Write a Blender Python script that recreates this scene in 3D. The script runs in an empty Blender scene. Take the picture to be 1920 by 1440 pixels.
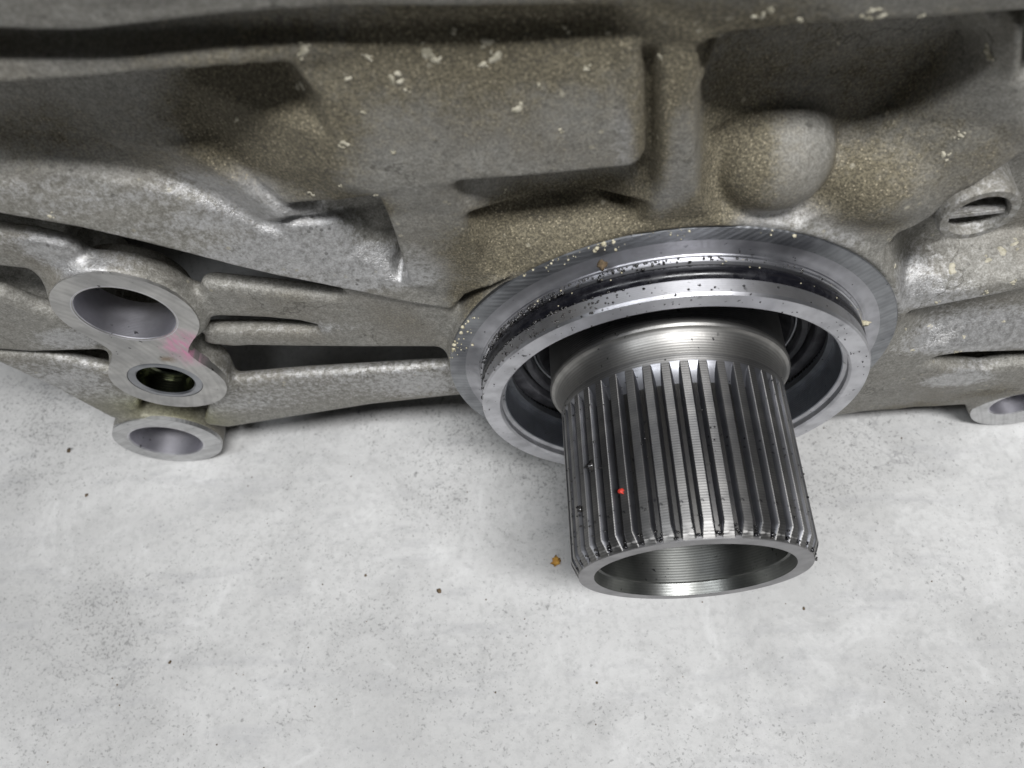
import bpy, bmesh, math, random
import numpy as np
from mathutils import Vector, Matrix
from mathutils.geometry import delaunay_2d_cdt
from mathutils.bvhtree import BVHTree
import openvdb

S = 0.001                      # everything below is written in millimetres
FLOOR = -61.0                  # floor height; the shaft axis is the y axis at z = 0
SC = bpy.context.scene
COL = SC.collection
rng = random.Random(7)

# ------------------------------------------------------------------ camera
cam = bpy.data.cameras.new('camera')
cam.sensor_width = 36.0
cam.lens = 27.195
cam.clip_start = 0.005
cam.clip_end = 50.0
cam.dof.use_dof = True
cam.dof.focus_distance = 0.168
cam.dof.aperture_fstop = 22.0
camo = bpy.data.objects.new('camera', cam)
camo.location = (-0.025473, -0.088441, 0.161237)
camo.rotation_euler = (0.488246, 0.081285, -0.027548)
COL.objects.link(camo)
SC.camera = camo

# ------------------------------------------------------------------ light: workshop ceiling lamps and the room's bounce
wd = bpy.data.worlds.new('World')
SC.world = wd
wd.use_nodes = True
bg = wd.node_tree.nodes['Background']
bg.inputs[0].default_value = (0.80, 0.88, 1.0, 1)
bg.inputs[1].default_value = 0.035

def lamp(name, loc, target, sx, sy, power, color):
    """a tube-like ceiling lamp, its long side along x"""
    l = bpy.data.lights.new(name, 'AREA')
    l.shape = 'RECTANGLE'; l.size = sx; l.size_y = sy
    l.energy = power; l.color = color
    o = bpy.data.objects.new(name, l)
    z = (Vector(loc) - Vector(target)).normalized()
    x = Vector((1, 0, 0)); x = (x - z * x.dot(z)).normalized()
    o.matrix_world = Matrix.Translation(loc) @ Matrix((x, z.cross(x), z)).transposed().to_4x4()
    COL.objects.link(o)
    return o
lamp('ceiling_lamp', (0.20, -0.38, 1.0), (0, 0, 0), 0.55, 0.14, 15.0, (0.98, 0.98, 0.99))
lamp('ceiling_lamp', (-0.50, -0.36, 1.0), (0, 0, 0), 0.45, 0.14, 3.6, (0.93, 0.96, 1.0))

SC.view_settings.view_transform = 'Standard'
SC.view_settings.look = 'None'
SC.view_settings.exposure = 0.08
SC.view_settings.gamma = 1.0
SC.cycles.max_bounces = 8
SC.cycles.use_denoising = True

# ------------------------------------------------------------------ measured shape data (millimetres)
LINES = [[(-92.57, 121.2, -11), (-61.79, 118.18, -11), (-36.0, 113.84, -8), (-8.5, 111.75, -9), (47.83, 106.22, -9)], [(-100.71, 109.89, -8), (-89.91, 108.24, -8), (-83.07, 107.06, -8), (-77.63, 106.58, -8), (-69.48, 106.56, -7.6), (-60.87, 106.34, -7), (-48.79, 105.35, -6), (-31.63, 103.62, -6), (-16.03, 101.47, -5)], [(-100.71, 107.69, -7.6), (-89.91, 106.04, -7.6), (-83.07, 104.86, -7.6), (-77.63, 104.38, -7.6), (-69.48, 104.36, -7.199999999999999), (-60.87, 104.14, -6.6), (-48.79, 103.15, -5.6), (-31.63, 101.42, -5.6), (-16.03, 99.27, -4.6)], [(-100.71, 106.49, -0.5), (-89.91, 104.84, -0.5), (-83.07, 103.66, -0.5), (-77.63, 103.18, -0.5), (-69.48, 103.16, -0.5), (-60.87, 102.94, -0.5), (-48.79, 101.95, -0.5), (-31.63, 100.22, -0.5), (-16.03, 98.07, -0.5)], [(-110.27, 102.09, -0.6), (-93.53, 100.68, -0.6), (-80.21, 99.31, -0.6), (-65.29, 98.18, -0.4), (-53.08, 97.17, 0), (-42.09, 96.52, 0), (-29.1, 95.13, 0.5), (-16.69, 94.64, 0.5)], [(-110.38, 100.26, -4.4), (-93.28, 99.37, -4.5), (-79.72, 98.61, -4.5), (-65.01, 97.56, -4), (-55.91, 96.22, -2.8), (-46.67, 94.47, -1.7), (-29.36, 92.77, -1.5), (-16.1, 92.22, -1.5)], [(-114.36, 95.47, -4.8), (-100.23, 95.56, -4.8), (-95.8, 95.62, -4.8), (-88.58, 95.55, -4.8), (-81.43, 95.48, -4.7), (-71.65, 95.13, -4.4), (-64.89, 94.51, -3.8), (-57.55, 93.5, -2.6), (-54.52, 93.03, -2)], [(-114.36, 94.57, 10), (-100.23, 94.66, 10), (-95.8, 94.72, 10), (-88.58, 94.65, 10), (-81.43, 94.58, 10), (-71.65, 94.23, 10), (-64.89, 93.61, 10)], [(-133.73, 79.5, 9.8), (-118.67, 76.73, 9.8), (-113.6, 76.19, 9.8), (-105.3, 74.9, 9.6), (-97.76, 73.66, 9.2)], [(-135.57, 76.83, 8.6), (-115.48, 72.97, 8.6), (-107.42, 71.11, 8.6), (-91.58, 65.82, 8.6), (-83.1, 58.72, 7.8), (-78.45, 52.6, 7.2)], [(-96.75, 73.51, 8.4), (-87.72, 72.97, 7.0), (-81.67, 70.07, 5.9), (-78.05, 65.37, 5.2), (-74.54, 59.58, 4.6), (-72.31, 56.28, 4.4)], [(-79.42, 83.02, 9.5), (-79.45, 79.17, 9.2), (-78.62, 73.91, 8.6), (-77.0, 66.59, 7.8), (-74.47, 60.59, 7), (-72.43, 57.07, 6.2)], [(-134.68, 76.97, 6.6), (-119.57, 74.12, 6.6), (-115.1, 72.66, 6.6), (-105.9, 69.59, 6.3), (-95.92, 65.58, 6), (-87.83, 60.57, 5.9), (-79.36, 52.41, 5.8), (-72.69, 48.12, 5.6), (-64.78, 43.1, 5.2), (-57.01, 37.68, 4.4)], [(-136.15, 74.18, 4.2), (-121.35, 70.65, 4.2), (-116.76, 69.23, 4.2), (-102.37, 61.8, 4.2), (-87.43, 51.92, 4.2), (-73.86, 44.06, 4), (-61.81, 37.7, 3.5), (-55.8, 35.49, 3)], [(-138.18, 71.28, 3), (-124.58, 65.73, 3), (-120.33, 63.57, 3), (-114.33, 60.88, 3), (-108.9, 58.49, 3), (-101.36, 54.11, 3), (-93.57, 49.21, 3), (-87.1, 44.92, 3), (-79.29, 40.31, 3), (-71.82, 36.68, 3), (-68.01, 34.72, 3), (-55.97, 29.39, 3), (-46.35, 26.41, 3)], [(-138.18, 68.28, 62), (-124.58, 62.73, 62), (-120.33, 60.57, 62), (-114.33, 57.88, 62), (-108.9, 55.49, 62), (-101.36, 51.11, 62), (-93.57, 46.21, 62), (-87.1, 41.92, 62), (-79.29, 37.31, 62), (-71.82, 33.68, 62), (-68.01, 31.72, 62), (-55.97, 26.39, 62), (-46.35, 23.41, 62)], [(-55.3, 91.84, -1.5), (-55.62, 85.75, -2), (-56.5, 78.75, -2), (-57.01, 72.63, -2), (-56.4, 70.18, -2)], [(-70.11, 59.05, 4.5), (-62.23, 61.73, 2), (-54.93, 64.51, 0), (-53.4, 65.16, -0.5)], [(-70.11, 58.25, 10), (-62.23, 60.93, 10), (-54.93, 63.71, 10)], [(-56.47, 69.94, -2), (-52.87, 67.12, -1.5), (-46.1, 68.17, -2), (-39.11, 68.93, -2.4), (-30.63, 68.92, -2.6), (-18.88, 69.05, -2.6), (-11.42, 69.28, -2.6), (-10.46, 71.01, -2.6)], [(-39.11, 67.93, 2.5), (-30.63, 67.92, 6.5), (-18.88, 68.05, 9), (-11.42, 68.28, 9)], [(-14.78, 92.22, -2.2), (-14.31, 83.62, -2.4), (-13.87, 72.51, -2.6)], [(-12.34, 92.29, -2.6), (-11.68, 83.7, -2.8), (-10.81, 72.38, -2.8)], [(-10.36, 88.35, 1.6), (-9.5, 79.2, 2), (-8.34, 65.0, 3)], [(-9.5, 91.43, -2.4), (-8.52, 83.18, -2.6), (-7.47, 71.61, -2.4), (-7.16, 64.68, -2), (-7.44, 58.67, -1.2), (-8.28, 54.1, -0.4), (-8.74, 51.94, 0)], [(-72.9, 52.98, 8.5), (-65.82, 51.61, 9.5), (-60.13, 50.42, 11)], [(-73.15, 51.58, 6.4), (-64.05, 50.09, 7.4), (-59.15, 45.54, 9)], [(-53.32, 64.39, -0.4), (-53.06, 60.14, 0), (-53.09, 52.46, 0.6), (-53.51, 44.04, 1.2), (-53.45, 38.35, 1.8)], [(-54.22, 64.39, 11), (-53.96, 60.14, 11), (-53.99, 52.46, 11), (-54.41, 44.04, 11), (-54.35, 38.35, 11)], [(-40.07, 67.05, -1.6), (-39.43, 59.06, -0.4), (-39.15, 51.09, 0.4), (-39.57, 42.05, 1.2)], [(-38.96, 56.92, 5), (-37.18, 51.85, 4.5), (-36.78, 46.75, 3), (-37.43, 40.99, 1.8)], [(-37.34, 54.47, 7), (-27.7, 53.67, 8), (-18.01, 53.44, 8.5), (-11.09, 53.53, 8.6)], [(-34.97, 49.5, 5), (-27.99, 50.47, 5.4), (-18.22, 51.04, 5.6), (-11.95, 51.34, 5.6)], [(-45.82, 29.92, 2.6), (-42.24, 31.9, 2), (-36.66, 38.52, 1), (-31.24, 41.33, 1), (-26.52, 44.11, 1), (-18.54, 47.01, 1), (-8.94, 49.06, 0.8), (-0.54, 50.4, 0.5), (10.0, 49.18, 0.5), (17.99, 47.07, 0.5), (26.58, 43.33, 0.5), (33.86, 38.48, 0.5), (40.26, 31.37, 0.8), (47.23, 18.93, 1)], [(-34.72, 42.36, 1.8), (-28.36, 46.51, 1.8), (-18.47, 49.44, 2), (-11.81, 51.0, 1.8)], [(4.21, 52.43, -0.2), (1.37, 56.92, -0.9), (-0.75, 62.9, -1.6), (-2.12, 69.68, -2.2), (-3.73, 82.68, -2.6), (-4.51, 89.16, -2.8), (-3.77, 91.23, -3), (-0.61, 92.67, -3.2), (3.92, 93.14, -3.6), (14.4, 93.22, -4), (24.99, 92.82, -4), (32.77, 92.78, -4), (43.78, 92.56, -4)], [(-3.77, 90.23, 6), (-0.61, 91.67, 9), (3.92, 92.14, 11), (14.4, 92.22, 11), (24.99, 91.82, 11), (32.77, 91.78, 11), (43.78, 91.56, 11)], [(1.3, 60.21, 3), (0.37, 67.93, 5), (-0.4, 74.68, 6), (-0.52, 79.03, 7)], [(4.01, 76.39, 9), (11.06, 74.9, 10.5), (19.15, 73.21, 12), (24.62, 72.22, 13)], [(4.04, 65.79, 8), (7.9, 68.42, 9), (16.65, 68.23, 10), (23.42, 62.97, 11)], [(3.83, 57.13, 5), (5.84, 53.83, 4), (9.01, 52.23, 2.4), (13.77, 51.28, 3), (19.58, 51.99, 5), (23.55, 53.98, 6.5)], [(23.67, 60.08, 10.5), (28.35, 61.62, 11.5), (33.12, 66.46, 12.5), (35.96, 72.46, 12.5), (37.52, 77.92, 11.5)], [(28.79, 60.03, 7.5), (33.73, 65.17, 6.5), (37.17, 73.49, 4), (38.76, 80.74, 2), (37.5, 86.76, 0)], [(28.68, 49.7, 1.2), (34.71, 53.41, 1), (39.9, 58.79, 1.5), (43.66, 67.74, 1.5), (43.02, 77.34, 0), (37.12, 89.11, -3)], [(23.1, 49.98, 1.5), (27.51, 47.16, 1)], [(37.52, 38.22, 1), (39.37, 42.77, 1), (41.98, 44.75, 1), (43.81, 48.68, 0.6), (47.22, 55.3, 0.2), (51.95, 63.24, 0), (61.05, 77.33, 0)], [(39.37, 41.97, 11), (41.98, 43.95, 11), (43.81, 47.88, 11), (47.22, 54.5, 11), (51.95, 62.44, 11), (61.05, 76.53, 11)], [(48.38, 27.26, 8.5), (52.82, 26.83, 10.5), (59.3, 27.44, 11.5), (74.42, 29.1, 11.5), (91.92, 34.14, 11)], [(46.69, 23.61, 3.2), (53.15, 24.26, 4.2), (61.45, 25.21, 4.8), (73.21, 27.13, 5), (92.67, 29.36, 5.5)], [(47.21, 20.53, 1), (52.6, 20.76, 1.2), (58.82, 21.36, 1.2), (67.05, 24.35, 1.2), (72.46, 26.09, 1.2), (90.53, 30.08, 1.2)], [(49.0, 15.32, 0.8), (53.0, 16.37, 0.6), (57.84, 17.92, 0.4), (65.64, 19.95, 0.4), (73.12, 22.12, 0.4), (91.76, 27.55, 0.4)], [(53.0, 15.57, 8), (57.84, 17.12, 8), (65.64, 19.15, 8), (73.12, 21.32, 8), (91.76, 26.75, 8)], [(53.87, 7.18, 4), (61.97, 0.71, 7.5), (68.35, 2.52, 7), (85.03, 4.91, 7), (105.67, 9.15, 7)], [(55.2, -0.66, 3), (62.41, -2.68, 4.4), (69.22, -1.52, 4.2), (86.52, 0.06, 4.2), (108.78, 2.27, 4.2)], [(56.59, -5.33, 2), (65.06, -4.59, 2.4), (75.93, -4.25, 2.4), (87.85, -3.82, 2.4), (110.66, -1.95, 2.4)], [(58.87, -22.48, 3), (71.58, -24.18, 3), (87.24, -29.28, 3), (103.47, -34.56, 3), (137.76, -45.73, 3)], [(54.96, -54.73, 6), (68.77, -54.0, 6.5), (76.0, -52.4, 7), (89.72, -52.5, 7), (101.12, -57.73, 7), (163.15, -84.53, 7)], [(-40, -40, 2.5), (0, -46, 2.5), (40, -40, 4), (45, 0, 2), (0, 45, 1), (-45, 0, 2.5)], [(-215, -30, 62), (-60, -30, 62)], [(-215, -64, 62), (-60, -64, 62), (-45, -64, 30), (40, -64, 10), (140, -64, 10)]]
PRISMS = {'web': [(-97.27, 37.45), (-68.14, 34.66), (-55.2, 33.16), (-44.6, 30.65), (-46.9, 22.66), (-50.02, 13.91), (-50.03, 8.32), (-67.99, 7.85), (-85.86, 8.16), (-101.56, 8.67), (-108.13, 11.05)], 'arm': [(-113.61, -7.59), (-90.9, -6.56), (-71.73, -6.82), (-50.0, -6.89), (-49.44, -23.27), (-53.8, -23.31), (-76.25, -25.45), (-98.6, -29.85), (-120.45, -34.33), (-126.95, -31.21)], 'left_top': [(-146.9, 64.56), (-135.15, 53.48), (-128.77, 53.54), (-123.69, 51.67), (-119.07, 48.85), (-117.28, 46.46), (-128.22, 32.03), (-130.33, 35.27), (-131.38, 41.62), (-136.02, 43.08), (-140.8, 45.78), (-156.46, 53.54)], 'left_mid': [(-163.21, 46.21), (-149.62, 34.18), (-143.69, 32.45), (-140.21, 26.81), (-136.41, 23.06), (-132.14, 10.75), (-134.55, 6.47), (-152.65, 7.77), (-159.46, 9.7), (-185.9, 20.06)], 'left_low': [(-182.05, 24.95), (-168.32, 9.11), (-152.7, 6.04), (-147.08, 1.81), (-139.01, -4.86), (-138.2, -15.53), (-146.44, -31.29), (-154.56, -30.16), (-159.36, -11.11), (-164.59, 2.73), (-176.07, 31.84)], 'low_shelf': [(-182.05, 13.95), (-168.32, -1.89), (-152.7, -4.96), (-147.08, -9.19), (-139.01, -15.86), (-131.19, -24.36), (-140.51, -27.12), (-154.56, -25.16), (-159.36, -6.11), (-164.59, 7.73), (-176.07, 36.84)], 'mid_shelf': [(-163.21, 34.21), (-149.62, 22.18), (-143.69, 20.45), (-140.21, 14.81), (-136.41, 11.06), (-132.14, -1.25), (-134.55, 7.47), (-152.65, 8.77), (-159.46, 10.7), (-185.9, 21.06)]}
CUTS = {'slotA': [(-101.42, 45.39), (-89.9, 39.42), (-81.23, 35.73), (-73.06, 33.19), (-70.0, 32.08), (-69.02, 31.15), (-70.19, 29.82), (-74.03, 30.0), (-84.7, 32.45), (-96.38, 34.85), (-105.08, 38.02)], 'slotB': [(-101.26, 22.05), (-97.34, 21.41), (-89.0, 20.77), (-82.12, 19.49), (-78.93, 17.98), (-79.23, 16.22), (-81.17, 15.56), (-90.76, 16.01), (-99.47, 16.25), (-104.31, 17.36)], 'slotR': [(65.21, -12.11), (67.33, -9.74), (71.7, -8.74), (80.71, -9.39), (110.46, -11.69), (112.44, -15.06), (87.9, -16.7), (82.37, -18.74), (73.38, -15.89)]}
LUG = {'b1_out': (-116.64, 28.79, 14.56), 'b1_in': (-116.9, 28.88, 10.18), 'b2_out': (-121.94, -1.28, 14.64), 'b2_in': (-122.44, -0.49, 8.77), 'b2_hole': (-122.95, -1.33, 6.88), 'b3_out': (-144.22, -45.01, 15.49), 'b3_in': (-144.71, -44.9, 10.45), 'plug_out': (49.9, 49.12, 6.6), 'plug_in': (49.83, 48.89, 4.78), 'br_out': (106.73, -46.41, 14.21), 'br_in': (103.73, -46.41, 6.62)}
DIRT = [(-37.74, -2.0, 83.85, 48.0, 12.0, 24.0, 0.3), (-3.13, 0.0, 78.34, 60.0, 14.0, 30.0, 0.15), (-18.53, 1.0, 44.79, 30.0, 8.0, 6.0, 0.4), (-67.8, 3.0, 75.01, 13.0, 14.0, 14.0, 1.0), (-68.86, 5.0, 81.82, 12.0, 12.0, 10.0, 0.85), (-22.1, 6.0, 49.84, 24.0, 10.0, 9.0, 1.0), (-35.33, 4.0, 46.12, 9.0, 8.0, 11.0, 0.8), (-9.89, 8.0, 53.36, 7.0, 8.0, 8.0, 1.0), (-10.08, 1.5, 85.34, 2.5, 6.0, 8.0, 0.9), (-9.52, 1.5, 77.65, 2.5, 6.0, 9.0, 0.9), (-8.53, 2.0, 68.41, 2.5, 6.0, 9.0, 0.9), (5.96, 2.0, 65.65, 7.0, 10.0, 9.0, 0.85), (6.95, 3.0, 55.64, 6.0, 8.0, 6.0, 0.7), (28.01, 3.0, 53.28, 9.0, 9.0, 7.0, 0.85), (33.99, 13.0, 69.17, 16.0, 8.0, 12.0, 0.7), (41.27, 2.0, 64.13, 12.0, 9.0, 12.0, 0.5), (8.48, 9.0, 74.21, 14.0, 8.0, 9.0, 0.45), (-42.98, 2.0, 30.45, 6.0, 6.0, 9.0, 0.9), (-57.79, 3.0, 20.48, 14.0, 6.0, 9.0, 0.35), (-85.04, 3.0, 30.56, 17.0, 5.0, 5.0, 0.65), (-36.31, 0.0, 93.53, 40.0, 9.0, 9.0, 0.5), (-5.94, -4.0, 96.58, 40.0, 9.0, 9.0, 0.4), (71.4, 6.0, -44.39, 14.0, 8.0, 8.0, 0.6), (89.21, 4.0, -33.01, 10.0, 6.0, 8.0, 0.6), (-96.65, 12.0, 75.14, 30.0, 9.0, 12.0, 0.45), (-110.98, 14.0, 73.64, 20.0, 9.0, 10.0, 0.4), (15.09, 3.0, 86.76, 30.0, 12.0, 9.0, 0.5), (-56.92, 1.0, 44.38, 4.0, 6.0, 10.0, 0.7), (-55.55, 1.0, 62.25, 6.0, 6.0, 4.0, 0.8), (-83.26, -5.0, 98.34, 40.0, 9.0, 10.0, 0.2), (0.76, 0.0, 54.28, 4.0, 4.0, 6.0, 0.9), (35.84, 1.0, 44.7, 7.0, 5.0, 6.0, 0.6), (66.34, 6.0, -2.16, 6.0, 6.0, 6.0, 0.5), (-123.93, 6.0, 34.45, 4.0, 6.0, 8.0, 0.4), (-136.83, 10.0, -0.91, 4.0, 8.0, 6.0, 0.6)]
BARE_LIT = [(-82.9, 8.0, -7.18, 45.0, 9.0, 12.0, 0.55), (-150.41, 11.0, -0.93, 30.0, 9.0, 14.0, 0.5), (-109.06, 8.0, 44.64, 18.0, 9.0, 6.0, 0.5), (-64.59, 4.0, 21.92, 25.0, 7.0, 12.0, 0.3), (73.43, 5.0, 3.18, 30.0, 10.0, 20.0, 0.3), (-120.11, 6.0, 47.21, 7.0, 7.0, 5.0, 1.0), (-124.21, 5.0, 52.8, 12.0, 6.0, 5.0, 0.6), (-111.73, 5.0, 68.7, 30.0, 6.0, 3.0, 0.5), (-101.57, 5.0, 63.56, 30.0, 6.0, 3.0, 0.5), (-92.32, 4.0, 56.55, 25.0, 6.0, 4.0, 0.5), (-81.71, 4.0, 48.31, 20.0, 6.0, 5.0, 0.6), (-70.06, 4.0, 42.76, 20.0, 6.0, 5.0, 0.7), (-59.95, 3.5, 38.73, 9.0, 6.0, 4.0, 1.0), (-91.13, 4.0, 17.69, 16.0, 5.0, 3.0, 1.1), (-83.47, 4.0, 35.15, 18.0, 5.0, 3.0, 0.9), (46.62, 4.0, 24.39, 8.0, 8.0, 9.0, 0.65), (56.98, 7.0, 27.31, 14.0, 8.0, 9.0, 0.25), (59.58, 1.0, 19.41, 18.0, 5.0, 4.0, 0.5), (74.5, 5.0, 0.76, 16.0, 8.0, 6.0, 0.6), (76.42, 2.0, -2.91, 18.0, 5.0, 4.0, 1.0), (76.47, 4.0, -22.31, 10.0, 5.0, 5.0, 1.1), (14.22, -2.0, 74.78, 7.0, 7.0, 8.0, 0.9), (13.48, 1.0, 50.95, 14.0, 5.0, 6.0, 0.8), (30.4, 1.0, 43.81, 10.0, 5.0, 5.0, 0.6), (-78.7, 8.0, 62.4, 10.0, 6.0, 7.0, 0.8), (-72.73, 6.0, 54.13, 8.0, 5.0, 4.0, 0.7), (-68.3, 8.0, 49.7, 9.0, 6.0, 4.0, 0.5), (-139.34, 9.0, 14.14, 9.0, 7.0, 5.0, 0.9), (-116.2, 9.0, -19.74, 30.0, 9.0, 7.0, 0.55), (-59.8, 8.0, -16.07, 14.0, 7.0, 8.0, 0.6), (-137.24, 10.0, -25.53, 12.0, 9.0, 8.0, 0.5), (-34.57, -2.0, 78.49, 25.0, 4.0, 16.0, 0.2), (-48.32, 1.0, 46.67, 8.0, 5.0, 14.0, 0.45), (-5.51, -2.5, 75.83, 4.0, 4.0, 18.0, 0.35), (-12.88, -2.5, 81.65, 3.0, 4.0, 18.0, 0.6), (-114.68, 8.0, -0.22, 5.0, 6.0, 5.0, 0.6), (-155.35, 11.0, -8.98, 14.0, 8.0, 8.0, 0.4)]  # worn bare metal, plus light on the rolls and edges painted in
OILY = [(-137.88, 10.0, -23.74, 14.0, 12.0, 7.0, 0.9), (-127.38, 11.0, -30.7, 10.0, 10.0, 8.0, 0.8), (-136.83, 10.0, -0.91, 4.0, 7.0, 5.0, 0.6)]
DOME1 = (13.83, 9.5, 58.42)
DOME2 = (33.59, 6.5, 52.2)
FLAKES = [(-55.54, -2.0, 95.46, 1.8), (-62.47, 0.0, 86.59, 1.3), (-72.62, 6.0, 77.95, 1.0), (-51.43, -2.0, 89.93, 0.9), (-47.75, -1.5, 93.02, 0.9), (-45.33, -2.0, 89.29, 1.5), (-39.95, -1.5, 92.79, 2.0), (-39.07, -2.0, 91.68, 1.6), (-31.94, -1.5, 93.61, 1.3), (-30.94, -2.0, 91.09, 1.9), (-32.83, -2.0, 90.17, 0.9), (-28.75, -2.0, 82.4, 1.5), (-54.88, -2.0, 78.79, 1.1), (-47.98, -2.0, 76.19, 0.8), (-36.07, -1.0, 95.09, 0.9), (-21.61, -1.0, 94.4, 0.9), (-16.08, -1.0, 93.04, 0.8), (2.55, -4.0, 96.3, 1.3), (3.09, -4.0, 97.42, 1.2), (16.01, -4.0, 94.34, 1.8), (15.7, -4.0, 95.7, 1.1), (37.13, 3.0, 80.46, 1.7), (35.47, 3.0, 80.9, 1.0), (39.56, 2.0, 61.73, 1.1), (40.67, 2.0, 65.57, 0.9), (-65.57, 2.0, 62.91, 0.8), (-31.73, 4.0, 58.87, 0.9), (57.09, 6.0, 23.19, 2.2), (60.84, 6.0, 20.67, 1.7), (63.98, 6.0, 25.12, 1.4), (66.58, 7.0, 27.06, 1.8), (69.03, 8.0, 28.11, 1.5), (38.6, 1.0, 40.83, 0.9), (43.1, 3.0, 29.82, 0.9), (54.94, 1.0, 18.79, 0.9), (64.19, 1.0, 21.2, 0.8), (68.14, 1.0, 24.13, 1.2), (-112.3, 4.0, 62.18, 1.1), (-43.9, -2.0, 87.33, 0.7), (-25.51, -2.0, 86.3, 0.6), (-22.78, -2.0, 78.25, 0.7), (-18.91, -2.0, 88.28, 0.8), (-50.67, -2.0, 84.26, 0.6), (-9.74, -2.4, 89.38, 0.7), (-1.88, -3.0, 92.32, 0.7), (7.42, -4.0, 94.84, 0.8), (22.58, -4.0, 94.04, 0.9), (54.32, 5.0, 3.29, 0.7), (62.35, 6.0, 0.23, 0.8), (59.16, 3.0, -4.85, 0.9), (70.42, 6.0, -3.15, 0.7), (78.29, 6.0, 1.02, 0.8), (70.17, 2.0, -6.83, 1.2), (-53.12, -1.0, 66.21, 0.6), (-58.19, -1.0, 68.66, 0.6)]

# ------------------------------------------------------------------ helpers
def link_mesh(name, verts, faces, mat, parent=None, smooth=True, sharp=None):
    me = bpy.data.meshes.new(name)
    me.from_pydata([tuple(v) for v in verts], [], faces)
    me.update()
    return link_me(name, me, mat, parent, smooth, sharp)

def link_me(name, me, mat, parent=None, smooth=True, sharp=None):
    me.materials.append(mat)
    if smooth:
        me.polygons.foreach_set('use_smooth', [True] * len(me.polygons))
        if sharp is not None:
            me.set_sharp_from_angle(angle=math.radians(sharp))
    o = bpy.data.objects.new(name, me)
    COL.objects.link(o)
    if parent: o.parent = parent
    return o

def empty(name, loc=(0, 0, 0)):
    o = bpy.data.objects.new(name, None)
    o.location = loc
    COL.objects.link(o)
    return o

def tag(o, label, cat=None, group=None, kind=None):
    o['label'] = label
    if cat: o['category'] = cat
    if group: o['group'] = group
    if kind: o['kind'] = kind
    return o

def lathe(profile, n=192, cx=0.0, cz=0.0, closed=False):
    """profile of (radius, y); revolved about the line x=cx, z=cz parallel to y. mm -> m"""
    vs, fs = [], []
    m = len(profile)
    for i in range(n):
        a = 2 * math.pi * i / n
        s, c = math.sin(a), math.cos(a)
        for r, y in profile:
            vs.append(((cx + r * s) * S, y * S, (cz + r * c) * S))
    for i in range(n):
        j = (i + 1) % n
        for k in range(m if closed else m - 1):
            l = (k + 1) % m
            fs.append((i * m + k, i * m + l, j * m + l, j * m + k))
    return vs, fs

def arc(cx, cy, r, a0, a1, n=6):
    return [(cx + r * math.cos(math.radians(a0 + (a1 - a0) * i / n)),
             cy + r * math.sin(math.radians(a0 + (a1 - a0) * i / n))) for i in range(n + 1)]

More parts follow.
